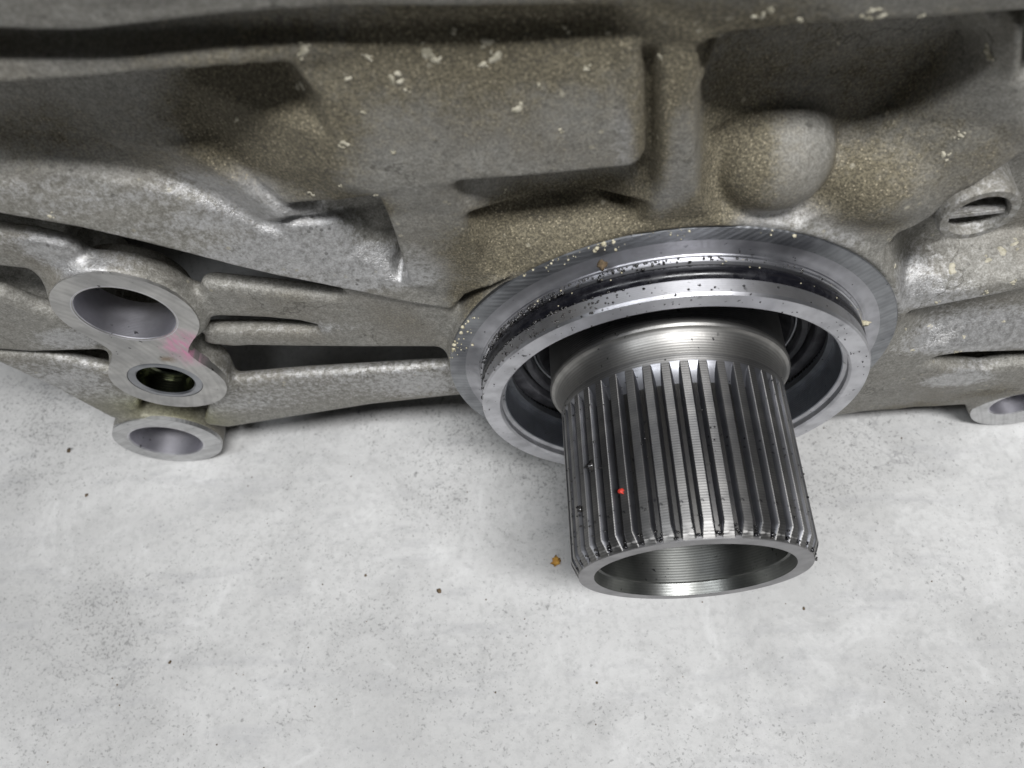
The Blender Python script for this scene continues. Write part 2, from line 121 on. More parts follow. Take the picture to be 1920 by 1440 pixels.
# ------------------------------------------------------------------ materials
class NT:
    def __init__(self, name):
        self.m = bpy.data.materials.new(name)
        self.m.use_nodes = True
        self.t = self.m.node_tree
        self.b = self.t.nodes['Principled BSDF']
        self.out = self.t.nodes['Material Output']
        self.co = self.t.nodes.new('ShaderNodeTexCoord')
    def n(self, kind, **kw):
        nd = self.t.nodes.new('ShaderNode' + kind)
        for k, v in kw.items():
            if k.startswith('i_'):
                key = k[2:]
                nd.inputs[int(key) if key.isdigit() else key.replace('_', ' ')].default_value = v
            else:
                setattr(nd, k, v)
        return nd
    def l(self, a, b): self.t.links.new(a, b)
    def put(self, sock, v):
        if isinstance(v, bpy.types.NodeSocket): self.l(v, sock)
        else: sock.default_value = v
    def math(self, op, a, b=0.0, c=None, clamp=False):
        nd = self.n('Math', operation=op, use_clamp=clamp)
        self.put(nd.inputs[0], a); self.put(nd.inputs[1], b)
        if c is not None: self.put(nd.inputs[2], c)
        return nd.outputs[0]
    def noise(self, scale, detail=3.0, rough=0.55, vec=None, dist=0.0):
        nd = self.n('TexNoise', i_Scale=scale, i_Detail=detail, i_Roughness=rough, i_Distortion=dist)
        self.l(vec if vec is not None else self.co.outputs['Object'], nd.inputs['Vector'])
        return nd.outputs['Fac']
    def ramp(self, v, a, b, lo=0.0, hi=1.0):
        nd = self.n('MapRange', interpolation_type='SMOOTHSTEP', i_1=a, i_2=b, i_3=lo, i_4=hi)
        self.put(nd.inputs[0], v)
        return nd.outputs[0]
    def mix(self, f, a, b):
        nd = self.n('Mix', data_type='RGBA')
        self.put(nd.inputs['Factor'], f)
        for s, v in ((nd.inputs[6], a), (nd.inputs[7], b)):
            if isinstance(v, bpy.types.NodeSocket): self.l(v, s)
            else: s.default_value = (*v, 1)
        return nd.outputs[2]
    def mul(self, f, a, b):
        nd = self.n('Mix', data_type='RGBA', blend_type='MULTIPLY')
        self.put(nd.inputs['Factor'], f)
        for s, v in ((nd.inputs[6], a), (nd.inputs[7], b)):
            if isinstance(v, bpy.types.NodeSocket): self.l(v, s)
            else: s.default_value = (*v, 1)
        return nd.outputs[2]
    def attr(self, name):
        return self.n('Attribute', attribute_name=name).outputs['Fac']
    def blob(self, c, r0, r1, wob=0.0, nz=None):
        """mask: 1 inside r0 mm of c, 0 beyond r1 mm"""
        d = self.n('VectorMath', operation='DISTANCE', i_1=tuple(x * S for x in c))
        self.l(self.co.outputs['Object'], d.inputs[0])
        v = d.outputs['Value']
        if nz is not None: v = self.math('ADD', v, self.math('MULTIPLY', self.math('SUBTRACT', nz, 0.5), wob * S))
        return self.ramp(v, r0 * S, r1 * S, 1.0, 0.0)
    def bump(self, h, strength, dist, prev=None):
        nd = self.n('Bump', i_Strength=strength, i_Distance=dist * S)
        self.l(h, nd.inputs['Height'])
        if prev is not None: self.l(prev, nd.inputs['Normal'])
        return nd.outputs[0]
    def fin(self, color=None, rough=None, metal=None, normal=None, **kw):
        for k, v in (('Base Color', color), ('Roughness', rough), ('Metallic', metal)):
            if v is None: continue
            s = self.b.inputs[k]
            if isinstance(v, bpy.types.NodeSocket): self.l(v, s)
            else: s.default_value = (*v, 1) if k == 'Base Color' else v
        if normal is not None: self.l(normal, self.b.inputs['Normal'])
        for k, v in kw.items(): self.b.inputs[k.replace('_', ' ')].default_value = v
        return self.m

def mat_cast():
    t = NT('cast_aluminium')
    fine = t.noise(2300, 4, 0.72)
    mid = t.noise(700, 6, 0.72)
    big = t.noise(45, 4, 0.6)
    dirt = t.math('MULTIPLY_ADD', t.math('SUBTRACT', mid, 0.5), 1.1, t.attr('dirt'))
    dirt = t.math('MULTIPLY_ADD', t.math('SUBTRACT', big, 0.5), 0.9, dirt)
    dirt = t.ramp(dirt, 0.30, 0.95)
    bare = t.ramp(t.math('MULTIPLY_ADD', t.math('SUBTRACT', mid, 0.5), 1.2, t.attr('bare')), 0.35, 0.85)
    g = t.ramp(mid, 0.3, 0.72)
    base = t.mix(g, (0.205, 0.199, 0.178), (0.375, 0.366, 0.336))
    base = t.mix(t.math('MULTIPLY', t.ramp(big, .42, .7), .55), base, (0.20, 0.183, 0.150))
    base = t.mix(t.math('MULTIPLY', bare, .72), base, t.mix(t.ramp(mid, .35, .62), (0.40, 0.40, 0.40), (0.64, 0.64, 0.65)))  # paler on bare metal and where light on the rolls is painted
    brown = t.mix(t.ramp(fine, .35, .7), (0.078, 0.066, 0.038), (0.205, 0.176, 0.110))
    base = t.mix(t.math('MULTIPLY', dirt, .88), base, brown)
    oil = t.attr('oil')
    base = t.mul(oil, base, (0.62, 0.62, 0.30))
    vor = t.n('TexVoronoi', i_Scale=620.0); t.l(t.co.outputs['Object'], vor.inputs['Vector'])
    pits = t.math('MULTIPLY', t.ramp(vor.outputs['Distance'], .16, .30, 1, 0), t.ramp(t.noise(210, 2), .52, .66))
    base = t.mix(t.math('MULTIPLY', pits, .5), base, (0.05, 0.047, 0.04))
    vor2 = t.n('TexVoronoi', i_Scale=430.0); t.l(t.co.outputs['Object'], vor2.inputs['Vector'])
    fl = t.math('MULTIPLY', t.ramp(vor2.outputs['Distance'], .13, .24, 1, 0), t.ramp(t.noise(160, 2, .5, dist=.4), .56, .68))
    base = t.mix(t.math('MULTIPLY', fl, .7), base, (0.46, 0.43, 0.34))
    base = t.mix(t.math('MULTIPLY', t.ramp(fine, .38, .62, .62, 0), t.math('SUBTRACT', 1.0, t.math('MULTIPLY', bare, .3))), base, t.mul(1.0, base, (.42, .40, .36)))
    v3 = t.n('TexVoronoi', i_Scale=1250.0); t.l(t.co.outputs['Object'], v3.inputs['Vector'])
    sand = t.math('MULTIPLY', t.ramp(v3.outputs['Distance'], .12, .26, 1, 0), t.math('MULTIPLY_ADD', dirt, .7, t.ramp(big, .5, .75, 0, .35)))
    base = t.mix(t.math('MULTIPLY', sand, .75), base, (.46, .40, .28))
    nd = t.n('TexNoise', i_Scale=26.0, i_Detail=6.0, i_Roughness=.6); t.l(t.co.outputs['Object'], nd.inputs['Vector'])
    cr = t.math('ABSOLUTE', t.math('SUBTRACT', nd.outputs['Fac'], .52))
    cr = t.math('MULTIPLY', t.ramp(cr, .001, .006, 1, 0), t.ramp(t.noise(34, 2), .50, .58))
    base = t.mix(t.math('MULTIPLY', cr, .6), base, (.05, .045, .035))
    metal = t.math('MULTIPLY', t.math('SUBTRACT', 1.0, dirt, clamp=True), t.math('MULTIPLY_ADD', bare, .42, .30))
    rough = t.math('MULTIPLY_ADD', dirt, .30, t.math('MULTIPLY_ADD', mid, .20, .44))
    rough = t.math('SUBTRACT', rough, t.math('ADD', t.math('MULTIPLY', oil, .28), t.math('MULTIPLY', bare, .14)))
    nrm = t.bump(mid, .38, .34)
    nrm = t.bump(fine, .75, .20, nrm)
    return t.fin(base, rough, metal, nrm)

def mat_machined(name, base=(.62, .62, .63), rough=.34, rings=None, swirl=None, dirt=.35, grey=.45, aniso=0.0, ringamt=.30, ringbump=.5):
    """machined metal; rings = marks per mm along y, swirl = (x, z, marks per mm) of a face-mill's arcs"""
    t = NT(name)
    n1 = t.noise(260, 4); n2 = t.noise(1300, 3); n3 = t.noise(60, 3)
    col = t.mix(t.ramp(n1, .35, .7), base, tuple(c * .80 for c in base))
    sm = t.math('MULTIPLY', t.ramp(n3, .48, .70), dirt)
    col = t.mix(sm, col, (grey * .35, grey * .36, grey * .40))
    sp = t.math('MULTIPLY', t.ramp(t.noise(800, 2, .5), .66, .72), t.ramp(t.noise(130, 2), .48, .62))
    col = t.mix(t.math('MULTIPLY', sp, .8), col, (.02, .02, .024))
    nrm = None
    r = t.math('MULTIPLY_ADD', n1, .16, rough - .06)
    if rings:
        sep = t.n('SeparateXYZ'); t.l(t.co.outputs['Object'], sep.inputs[0])
        ph = t.math('MULTIPLY_ADD', sep.outputs[1], rings / S * 2 * math.pi, t.math('MULTIPLY', n3, 1.5))
        wv = t.math('SINE', ph)
        amp = t.math('MULTIPLY', wv, t.ramp(n1, .2, .6, .5, 1.0))
        nrm = t.bump(amp, ringbump, .05)
        col = t.mix(t.ramp(wv, -1, 1, .0, ringamt), col, tuple(c * .35 for c in base))
    if swirl:
        cx, cz, k = swirl
        sb = t.n('VectorMath', operation='DISTANCE', i_1=(cx * S, 0, cz * S))
        mp = t.n('VectorMath', operation='MULTIPLY', i_1=(1, 0, 1)); t.l(t.co.outputs['Object'], mp.inputs[0])
        t.l(mp.outputs[0], sb.inputs[0])
        q = t.math('MULTIPLY_ADD', sb.outputs['Value'], k / S * 2 * math.pi, t.math('MULTIPLY', n3, 5.0))
        wv = t.math('SINE', q)
        w2 = t.math('SINE', t.math('MULTIPLY', q, .37))
        h = t.math('ADD', wv, w2)
        nrm = t.bump(h, .30, .05)
        col = t.mix(t.ramp(h, -.6, 1.8, 0, .30), col, tuple(c * .55 for c in base))
    nrm = t.bump(n2, .18, .05, nrm)
    t.color = col; t.nrm = nrm
    m = t.fin(col, r, 1.0, nrm, Anisotropic=aniso)
    if aniso:
        tg = t.n('Tangent', direction_type='RADIAL', axis='Y')
        t.l(tg.outputs[0], t.b.inputs['Tangent'])
        t.b.inputs['Anisotropic Rotation'].default_value = .25
    return t

M_cast = mat_cast()
M_flange = mat_machined('turned_flange', (.34, .35, .365), .42, swirl=(-30, 95, .75), dirt=.9, grey=.35).m
M_ring = mat_machined('turned_aluminium', (.68, .68, .71), .42, rings=2.4, dirt=.30, aniso=.75, ringamt=.10, ringbump=.15).m
M_cove = mat_machined('grimy_cove', (.50, .50, .53), .40, rings=1.8, dirt=.7, grey=.28, aniso=.6, ringamt=.12, ringbump=.2).m
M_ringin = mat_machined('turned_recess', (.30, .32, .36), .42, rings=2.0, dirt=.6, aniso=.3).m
tl = mat_machined('milled_lug', (.60, .59, .57), .48, swirl=(-158, 3, .62), dirt=.25)
pk = tl.blob((-108.8, 5, 13.5), 3.2, 9.5, 7, tl.noise(260, 4))
str_ = tl.n('Mapping', i_Scale=(900, 1, 160)); tl.l(tl.co.outputs['Object'], str_.inputs['Vector'])
pk = tl.math('MULTIPLY', pk, tl.ramp(tl.noise(1.0, 3, .6, vec=str_.outputs[0]), .38, .62, .25, 1))
cc = tl.mix(tl.math('MULTIPLY', pk, .85), tl.color, (.62, .20, .36))
rs = tl.blob((-116.8, 6, 9.6), .6, 2.6, 2.5, tl.noise(500, 3))
cc = tl.mix(tl.math('MULTIPLY', rs, .8), cc, (.24, .15, .07))
tl.l(cc, tl.b.inputs['Base Color'])
tl.l(tl.math('SUBTRACT', 1.0, tl.math('MULTIPLY', pk, .8)), tl.b.inputs['Metallic'])
M_lug = tl.m
M_pad = mat_machined('milled_pad', (.62, .62, .62), .45, swirl=(-100, -150, .9), dirt=.2).m
M_bore = mat_machined('reamed_bore', (.72, .71, .76), .38, rings=2.5, dirt=.12, ringamt=.06, ringbump=.1).m
M_insert = mat_machined('steel_insert', (.36, .37, .39), .36, dirt=.4).m
M_greenoil = mat_machined('oiled_bush', (.13, .138, .095), .2, rings=1.4, dirt=.2, ringamt=.2, ringbump=.3).m
M_shaft = mat_machined('turned_steel', (.275, .27, .262), .50, rings=1.9, dirt=.6, grey=.22, aniso=.6, ringamt=.30, ringbump=.22).m
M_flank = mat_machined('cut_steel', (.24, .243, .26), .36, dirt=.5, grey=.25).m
M_neck = mat_machined('turned_neck', (.44, .43, .41), .46, rings=1.7, dirt=.45, grey=.3, aniso=.6, ringamt=.22, ringbump=.2).m
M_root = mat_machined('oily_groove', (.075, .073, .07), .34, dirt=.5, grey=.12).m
M_shend = mat_machined('faced_steel', (.36, .355, .36), .46, dirt=.15).m
M_shbore = mat_machined('bored_steel', (.27, .275, .26), .36, rings=1.6, dirt=.35, grey=.25, ringamt=.14, ringbump=.12, aniso=.5).m

def mat_rubber():
    t = NT('black_rubber')
    n = t.noise(400, 3)
    return t.fin(t.mix(t.ramp(n, .4, .7), (.005, .005, .007), (.014, .014, .017)), t.ramp(n, .3, .7, .16, .34), 0.0, t.bump(t.noise(1500, 2), .25, .06), Specular_IOR_Level=.32)
M_rubber = mat_rubber()

def mat_sealface():
    t = NT('grey_seal_rubber')
    n = t.noise(300, 3)
    return t.fin(t.mix(t.ramp(n, .35, .7), (.055, .055, .062), (.11, .11, .12)), .42, 0.0, t.bump(t.noise(1200, 2), .2, .05))
M_sealface = mat_sealface()

def mat_plain(name, a, b, rough, scale=900, metal=0.0):
    t = NT(name)
    n = t.noise(scale, 3)
    return t.fin(t.mix(t.ramp(n, .35, .65), a, b), rough, metal, t.bump(n, .5, .1))
M_grit = mat_plain('oily_grit', (.008, .008, .009), (.03, .028, .026), .16)
M_crumb = mat_plain('pale_crumb', (.30, .27, .18), (.52, .48, .36), .8)
M_flake = mat_plain('dried_residue', (.27, .25, .185), (.47, .44, .35), .85, 900)
M_brown = mat_plain('brown_dirt', (.05, .035, .018), (.13, .09, .05), .9)
M_red = mat_plain('red_chip', (.42, .025, .015), (.58, .05, .03), .45)
M_orange = mat_plain('orange_crumb', (.42, .20, .03), (.58, .32, .06), .7)
M_oil = mat_plain('oil_bead', (.006, .006, .008), (.012, .012, .014), .03)

def mat_floor():
    t = NT('concrete')
    big = t.noise(9, 5, .62, dist=.6); mid = t.noise(46, 6, .66, dist=.8); fine = t.noise(520, 5, .72)
    mp = t.n('Mapping', i_Rotation=(0, 0, .7), i_Scale=(30, 150, 1)); t.l(t.co.outputs['Object'], mp.inputs['Vector'])
    scuff = t.noise(1.0, 5, .7, vec=mp.outputs[0])
    col = t.mix(t.ramp(big, .32, .70), (.40, .398, .388), (.545, .543, .532))
    col = t.mix(t.math('MULTIPLY', t.ramp(mid, .45, .72), .60), col, (.35, .348, .34))
    col = t.mix(t.math('MULTIPLY', t.ramp(scuff, .50, .72), .45), col, (.33, .33, .335))
    col = t.mix(t.math('MULTIPLY', t.ramp(mid, .30, .44, 1, 0), .30), col, (.66, .66, .65))
    col = t.mix(t.math('MULTIPLY', t.ramp(fine, .45, .68), .34), col, (.28, .28, .275))
    drift = t.math('MULTIPLY_ADD', t.math('SUBTRACT', mid, .5), .7, t.noise(14, 4, .6))
    for sc, th, amt, tone in ((1300, .618, .55, .16), (700, .665, .55, .15), (330, .73, .58, .13), (120, .78, .65, .11)):
        nz = t.noise(sc, 2.5, .55, dist=.5)
        lim = t.math('MULTIPLY_ADD', t.math('SUBTRACT', drift, .5), -.34, th)
        s = t.ramp(t.math('SUBTRACT', nz, lim), 0, .06)
        col = t.mix(t.math('MULTIPLY', s, amt), col, (tone, tone, tone * .97))
    nd = t.n('TexNoise', i_Scale=9.0, i_Detail=6.0, i_Roughness=.62); t.l(t.co.outputs['Object'], nd.inputs['Vector'])
    cr = t.math('ABSOLUTE', t.math('SUBTRACT', nd.outputs['Fac'], .47))
    cr = t.math('MULTIPLY', t.ramp(cr, .0005, .0035, 1, 0), t.ramp(t.noise(12, 3), .48, .60))
    col = t.mix(t.math('MULTIPLY', cr, .45), col, (.22, .22, .22))
    nrm = t.bump(mid, .30, 1.4)
    nrm = t.bump(fine, .50, .35, nrm)
    return t.fin(col, .72, 0.0, nrm)
M_floor = mat_floor()

# ------------------------------------------------------------------ floor
fl = link_mesh('floor', [(-.9, -.9, FLOOR * S), (.9, -.9, FLOOR * S), (.9, .9, FLOOR * S), (-.9, .9, FLOOR * S)], [(0, 1, 2, 3)], M_floor, smooth=False)
tag(fl, 'pale grey speckled concrete floor under the gearbox', kind='structure')

# ------------------------------------------------------------------ gearbox: cast housing as a signed-distance solid
gearbox = empty('gearbox', (0, .03, FLOOR * S))
tag(gearbox, 'dirty cast aluminium gearbox with its splined output shaft sticking out over the floor', 'gearbox')
OFF = Vector((0, -.03, -FLOOR * S))          # the parts are written in shaft coordinates
def under(o, parent=gearbox):
    o.parent = parent
    if parent is gearbox: o.location = OFF
    return o

H = 0.5
X0, X1, Y0, Y1, Z0, Z1 = -205.0, 124.0, -17.0, 47.0, -63.0, 122.0
NX, NY, NZ = int((X1 - X0) / H) + 1, int((Y1 - Y0) / H) + 1, int((Z1 - Z0) / H) + 1
gx = (X0 + H * np.arange(NX)).astype('f4'); gy = (Y0 + H * np.arange(NY)).astype('f4'); gz = (Z0 + H * np.arange(NZ)).astype('f4')

def gauss2(a, sig):
    r = int(3 * sig + 1); k = np.exp(-.5 * (np.arange(-r, r + 1) / sig) ** 2); k /= k.sum()
    for ax in (0, 1):
        p = [(0, 0), (0, 0)]; p[ax] = (r, r)
        b = np.pad(a, p, mode='edge'); o = np.zeros_like(a)
        for i, w in enumerate(k):
            sl = [slice(None)] * 2; sl[ax] = slice(i, i + a.shape[ax]); o += w * b[tuple(sl)]
        a = o
    return a

def tin():
    """depth of the casting's front over the (x, z) plane from its breaklines"""
    pts, ys, edges = [], [], []
    for l in LINES:
        b = len(pts)
        for x, z, y in l: pts.append(Vector((x, z))); ys.append(y)
        edges += [(b + i, b + i + 1) for i in range(len(l) - 1)]
    for x, z in ((-260, 160), (200, 160), (-260, -90), (200, -90)):
        j = min(range(len(pts)), key=lambda i: (pts[i].x - x) ** 2 + (pts[i].y - z) ** 2)
        pts.append(Vector((x, z))); ys.append(ys[j])
    v, e, f, ov, oe, of = delaunay_2d_cdt(pts, edges, [], 0, 0.05)
    V = np.array([(p.x, p.y) for p in v]); Yv = np.zeros(len(v)); have = np.zeros(len(v), bool)
    for i, o in enumerate(ov):
        if o: Yv[i] = np.mean([ys[k] for k in o]); have[i] = True
    for i in np.where(~have)[0]:          # crossing points of two breaklines
        d = ((V[have] - V[i]) ** 2).sum(1); k = np.argsort(d)[:2]
        w = 1 / (d[k] + 1e-6); Yv[i] = (Yv[have][k] * w).sum() / w.sum()
    g = np.full((NX, NZ), 10.0)
    for t in f:
        a, b, c = V[t[0]], V[t[1]], V[t[2]]
        lo = np.minimum(np.minimum(a, b), c); hi = np.maximum(np.maximum(a, b), c)
        i0, i1 = max(0, int((lo[0] - X0) / H)), min(NX, int((hi[0] - X0) / H) + 2)
        k0, k1 = max(0, int((lo[1] - Z0) / H)), min(NZ, int((hi[1] - Z0) / H) + 2)
        if i0 >= i1 or k0 >= k1: continue
        xx, zz = np.meshgrid(gx[i0:i1], gz[k0:k1], indexing='ij')
        den = (b[1] - c[1]) * (a[0] - c[0]) + (c[0] - b[0]) * (a[1] - c[1])
        if abs(den) < 1e-9: continue
        l0 = ((b[1] - c[1]) * (xx - c[0]) + (c[0] - b[0]) * (zz - c[1])) / den
        l1 = ((c[1] - a[1]) * (xx - c[0]) + (a[0] - c[0]) * (zz - c[1])) / den
        l2 = 1 - l0 - l1
        m = (l0 >= -1e-6) & (l1 >= -1e-6) & (l2 >= -1e-6)
        g[i0:i1, k0:k1][m] = (l0 * Yv[t[0]] + l1 * Yv[t[1]] + l2 * Yv[t[2]])[m]
    return gauss2(g, .32 / H)

def poly2(poly):
    """2-D signed distance of a polygon on the (x, z) grid"""
    P = np.array(poly, 'f4'); xx, zz = np.meshgrid(gx, gz, indexing='ij')
    d = np.full(xx.shape, 1e9, 'f4'); ins = np.zeros(xx.shape, bool)
    for i in range(len(P)):
        a, b = P[i], P[(i + 1) % len(P)]
        ex, ez = b - a; wx, wz = xx - a[0], zz - a[1]
        t = np.clip((wx * ex + wz * ez) / (ex * ex + ez * ez), 0, 1)
        d = np.minimum(d, (wx - ex * t) ** 2 + (wz - ez * t) ** 2)
        c = (a[1] <= zz) != (b[1] <= zz)
        with np.errstate(divide='ignore', invalid='ignore'):
            ins ^= c & (xx < a[0] + (zz - a[1]) * ex / (ez if ez else 1e-9))
    return np.where(ins, -np.sqrt(d), np.sqrt(d)).astype('f4')

def circ2(cx, cz, r):
    xx, zz = np.meshgrid(gx, gz, indexing='ij')
    return (np.hypot(xx - cx, zz - cz) - r).astype('f4')

def smax(a, b, k):
    h = np.clip(k - np.abs(a - b), 0, None) / k
    return np.maximum(a, b) + h * h * k * .25
def smin(a, b, k): return -smax(-a, -b, k)

def extr(d2, yf, yb, rnd):
    """extrude a 2-D distance from y=yf (front, rounded edge) to y=yb"""
    yf2 = yf[:, None, :] if isinstance(yf, np.ndarray) else yf
    yb2 = yb[:, None, :] if isinstance(yb, np.ndarray) else yb
    a = np.maximum(yf2 - gy[None, :, None], gy[None, :, None] - yb2).astype('f4')
    return smax(np.broadcast_to(d2[:, None, :], (NX, NY, NZ)), a, rnd)

g = tin()
gxx, gzz = np.gradient(g, H)
slope = 1 / np.sqrt(1 + np.minimum(gauss2(gxx ** 2 + gzz ** 2, 1.2), 16))
D = ((g[:, None, :] - gy[None, :, None]) * slope[:, None, :]).astype('f4')
del gxx, gzz
# lower outline of the casting's wall (the floor shows below it)
outline = poly2([(-260, -60.6), (-80, -60.6), (-62, -54), (-42, -53), (0, -54), (42, -50), (60, -46), (75, -46.5), (90, -46), (105, -56), (200, -60), (200, 200), (-260, 200)])
D = smax(D, np.broadcast_to(outline[:, None, :], D.shape), 4.0)
# ribs, arms and lugs
webf = np.repeat(np.interp(gx, [-97, -64, -38], [7.0, 4.5, 2.0]).astype('f4')[:, None], NZ, 1)
for n, yf, yb, k in (('web', webf, webf + 4.6, 2.0), ('arm', 7.0, 11.5, 3), ('left_top', 8.0, 12.5, 3.5), ('left_mid', 10.0, 14.5, 3), ('left_low', 10.5, 15.0, 3)):
    D = smin(D, extr(poly2(PRISMS[n]), yf, yb, 3.0), k)
for n, yf in (('low_shelf', 14.0), ('mid_shelf', 13.5)):
    D = smin(D, extr(poly2(PRISMS[n]), yf, 44, 2.0), 1.5)
for n in ('slotA', 'slotB', 'slotR'):
    D = smax(D, -extr(poly2(CUTS[n]) - .2, -20, (14 if n == 'slotB' else 30) if n != 'slotR' else 26, .5), 2.5)
D = np.maximum(D, -extr(poly2([(x, z - (7 if i > 4 else 0)) for i, (x, z) in enumerate(CUTS['slotR'])]), 7.5, 26, 2.0))
def boss(c, r, yf, yb, k, rnd=1.2):
    global D
    D = smin(D, extr(circ2(c[0], c[1], r), yf, yb, rnd), k)
b1, b2, b3, br, pg = LUG['b1_out'], LUG['b2_out'], LUG['b3_out'], LUG['br_out'], LUG['plug_out']
boss(b1, b1[2] + .5, 5.4, 11.5, 3.5)
boss(b1, 11.9, 9, 15.6, 1.5)
boss(b2, b2[2] - .6, 6.4, 13.5, 3)
boss(b3, b3[2] + .1, 9.9, 17, 3.5)
boss(b3, 12.0, 12, 22, 1.5)
boss(br, br[2] + .2, 6.3, 44, 5)
neck = poly2([(b1[0] - 8, b1[1] - 8), (b1[0] + 9, b1[1] - 8), (b2[0] + 9.5, b2[1] + 6), (b2[0] - 9, b2[1] + 6)])
D = smin(D, extr(neck, 5.8, 13, 1.2), 2)
boss((0, 0), 50.7, .6, 44, 3.5, 1.0)
# domes cast into the upper pocket
def dome(c, r, k):
    global D
    d = np.sqrt(((gx[:, None, None] - c[0]) / r[0]) ** 2 + ((gy[None, :, None] - c[1]) / r[1]) ** 2 + ((gz[None, None, :] - c[2]) / r[2]) ** 2)
    D = smin(D, ((d - 1) * min(r)).astype('f4'), k)
dome(DOME1, (10.6, 11.2, 9.6), 2.2)
dome(DOME2, (10.5, 7.4, 8.0), 2.6)
# mill the lug pads flat, then the bores
def cut(c, r, yf, yb):
    global D
    D = np.maximum(D, -extr(circ2(c[0], c[1], r), yf, yb, .3))
cut(b1, b1[2] + .6, -30, 5.4); cut(b2, b2[2] - .4, -30, 5.6); cut(b3, b3[2] + .6, -30, 9.9); cut(br, br[2] + .6, -30, 6.4)
D = np.maximum(D, -extr(neck, -30, 5.5, .3))
cut((0, 0), 50.75, -30, .4)
cut((0, 0), 41.0, -30, 30)
cut(LUG['b1_in'], LUG['b1_in'][2] + .6, -30, 41)
cut(LUG['b2_in'], LUG['b2_in'][2] + .3, -30, 30)
cut(LUG['b3_in'], LUG['b3_in'][2] + .5, -30, 41)
cut(LUG['br_in'], LUG['br_in'][2] + .5, -30, 40)
cut(LUG['plug_in'], LUG['plug_in'][2] + .5, -30, 12)
cut(pg, pg[2] + .3, -30, 1.0)

# soften the field by a voxel: cast edges are never sharp
D = np.clip(D, -4, 4)
for ax in range(3):
    p = [(0, 0)] * 3; p[ax] = (1, 1)
    b = np.pad(D, p, mode='edge')
    sl = lambda s: tuple(slice(s, s + D.shape[ax]) if i == ax else slice(None) for i in range(3))
    D = (.18 * b[sl(0)] + .64 * b[sl(1)] + .18 * b[sl(2)]).astype('f4')
# close the solid at the box's faces
D[0] = D[-1] = 4; D[:, 0] = D[:, -1] = 4; D[:, :, 0] = D[:, :, -1] = 4
grid = openvdb.FloatGrid(4.0)
grid.copyFromArray(np.ascontiguousarray(D))
pv, tr, qd = grid.convertToPolygons(0.0, 0.0)
del D
pv = pv * H + np.array([X0, Y0, Z0], 'f4')
me = bpy.data.meshes.new('housing')
loops = np.concatenate([tr.ravel(), qd.ravel()]).astype('i4')
nt_, nq = len(tr), len(qd)
me.vertices.add(len(pv)); me.vertices.foreach_set('co', (pv * S).astype('f4').ravel())
me.loops.add(len(loops)); me.loops.foreach_set('vertex_index', loops)
me.polygons.add(nt_ + nq)
me.polygons.foreach_set('loop_start', np.concatenate([np.arange(nt_) * 3, nt_ * 3 + np.arange(nq) * 4]).astype('i4'))
me.update(calc_edges=True)
me.flip_normals() if hasattr(me, 'flip_normals') else None
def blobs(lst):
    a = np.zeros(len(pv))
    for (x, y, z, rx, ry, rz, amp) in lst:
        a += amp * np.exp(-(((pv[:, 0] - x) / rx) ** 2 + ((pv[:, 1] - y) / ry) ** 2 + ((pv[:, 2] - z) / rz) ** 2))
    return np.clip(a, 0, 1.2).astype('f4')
for nm, lst in (('dirt', DIRT), ('bare', BARE_LIT), ('oil', OILY)):
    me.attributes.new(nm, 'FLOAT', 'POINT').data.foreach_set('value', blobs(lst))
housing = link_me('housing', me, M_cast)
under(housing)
bvh = BVHTree.FromPolygons([tuple(v) for v in pv], [tuple(q) for q in tr.tolist()] + [tuple(q) for q in qd.tolist()])

# unseen back of the case, rests on the floor, shaped to keep pockets dark
bm = bmesh.new()
def rbox(x0, x1, y0, y1, z0, z1):
    r = bmesh.ops.create_cube(bm, size=1.0, matrix=Matrix.Translation(((x0 + x1) / 2 * S, (y0 + y1) / 2 * S, (z0 + z1) / 2 * S)) @ Matrix.Diagonal(((x1 - x0) * S, (y1 - y0) * S, (z1 - z0) * S, 1)))
    es = list({e for v_ in r['verts'] for e in v_.link_edges})
    bmesh.ops.bevel(bm, geom=es, offset=.004, segments=2, affect='EDGES')
rbox(-200, 122, 44, 150, 50, 118)       # unseen cover, added to block lamp light from above
rbox(-205, 122, 112, 152, FLOOR, 54)    # back wall
rbox(20, 122, 45, 114, -44, 52)         # gear chamber
rbox(-192, -184, 52, 114, FLOOR, 52)      # unseen side wall, added to close the pockets off from light
rc = bpy.data.meshes.new('rear_case_blocker'); bm.to_mesh(rc); bm.free()
for nm in ('dirt', 'bare', 'oil'):
    rc.attributes.new(nm, 'FLOAT', 'POINT').data.foreach_set('value', [0.0] * len(rc.vertices))
under(link_me('rear_case_blocker', rc, M_cast))

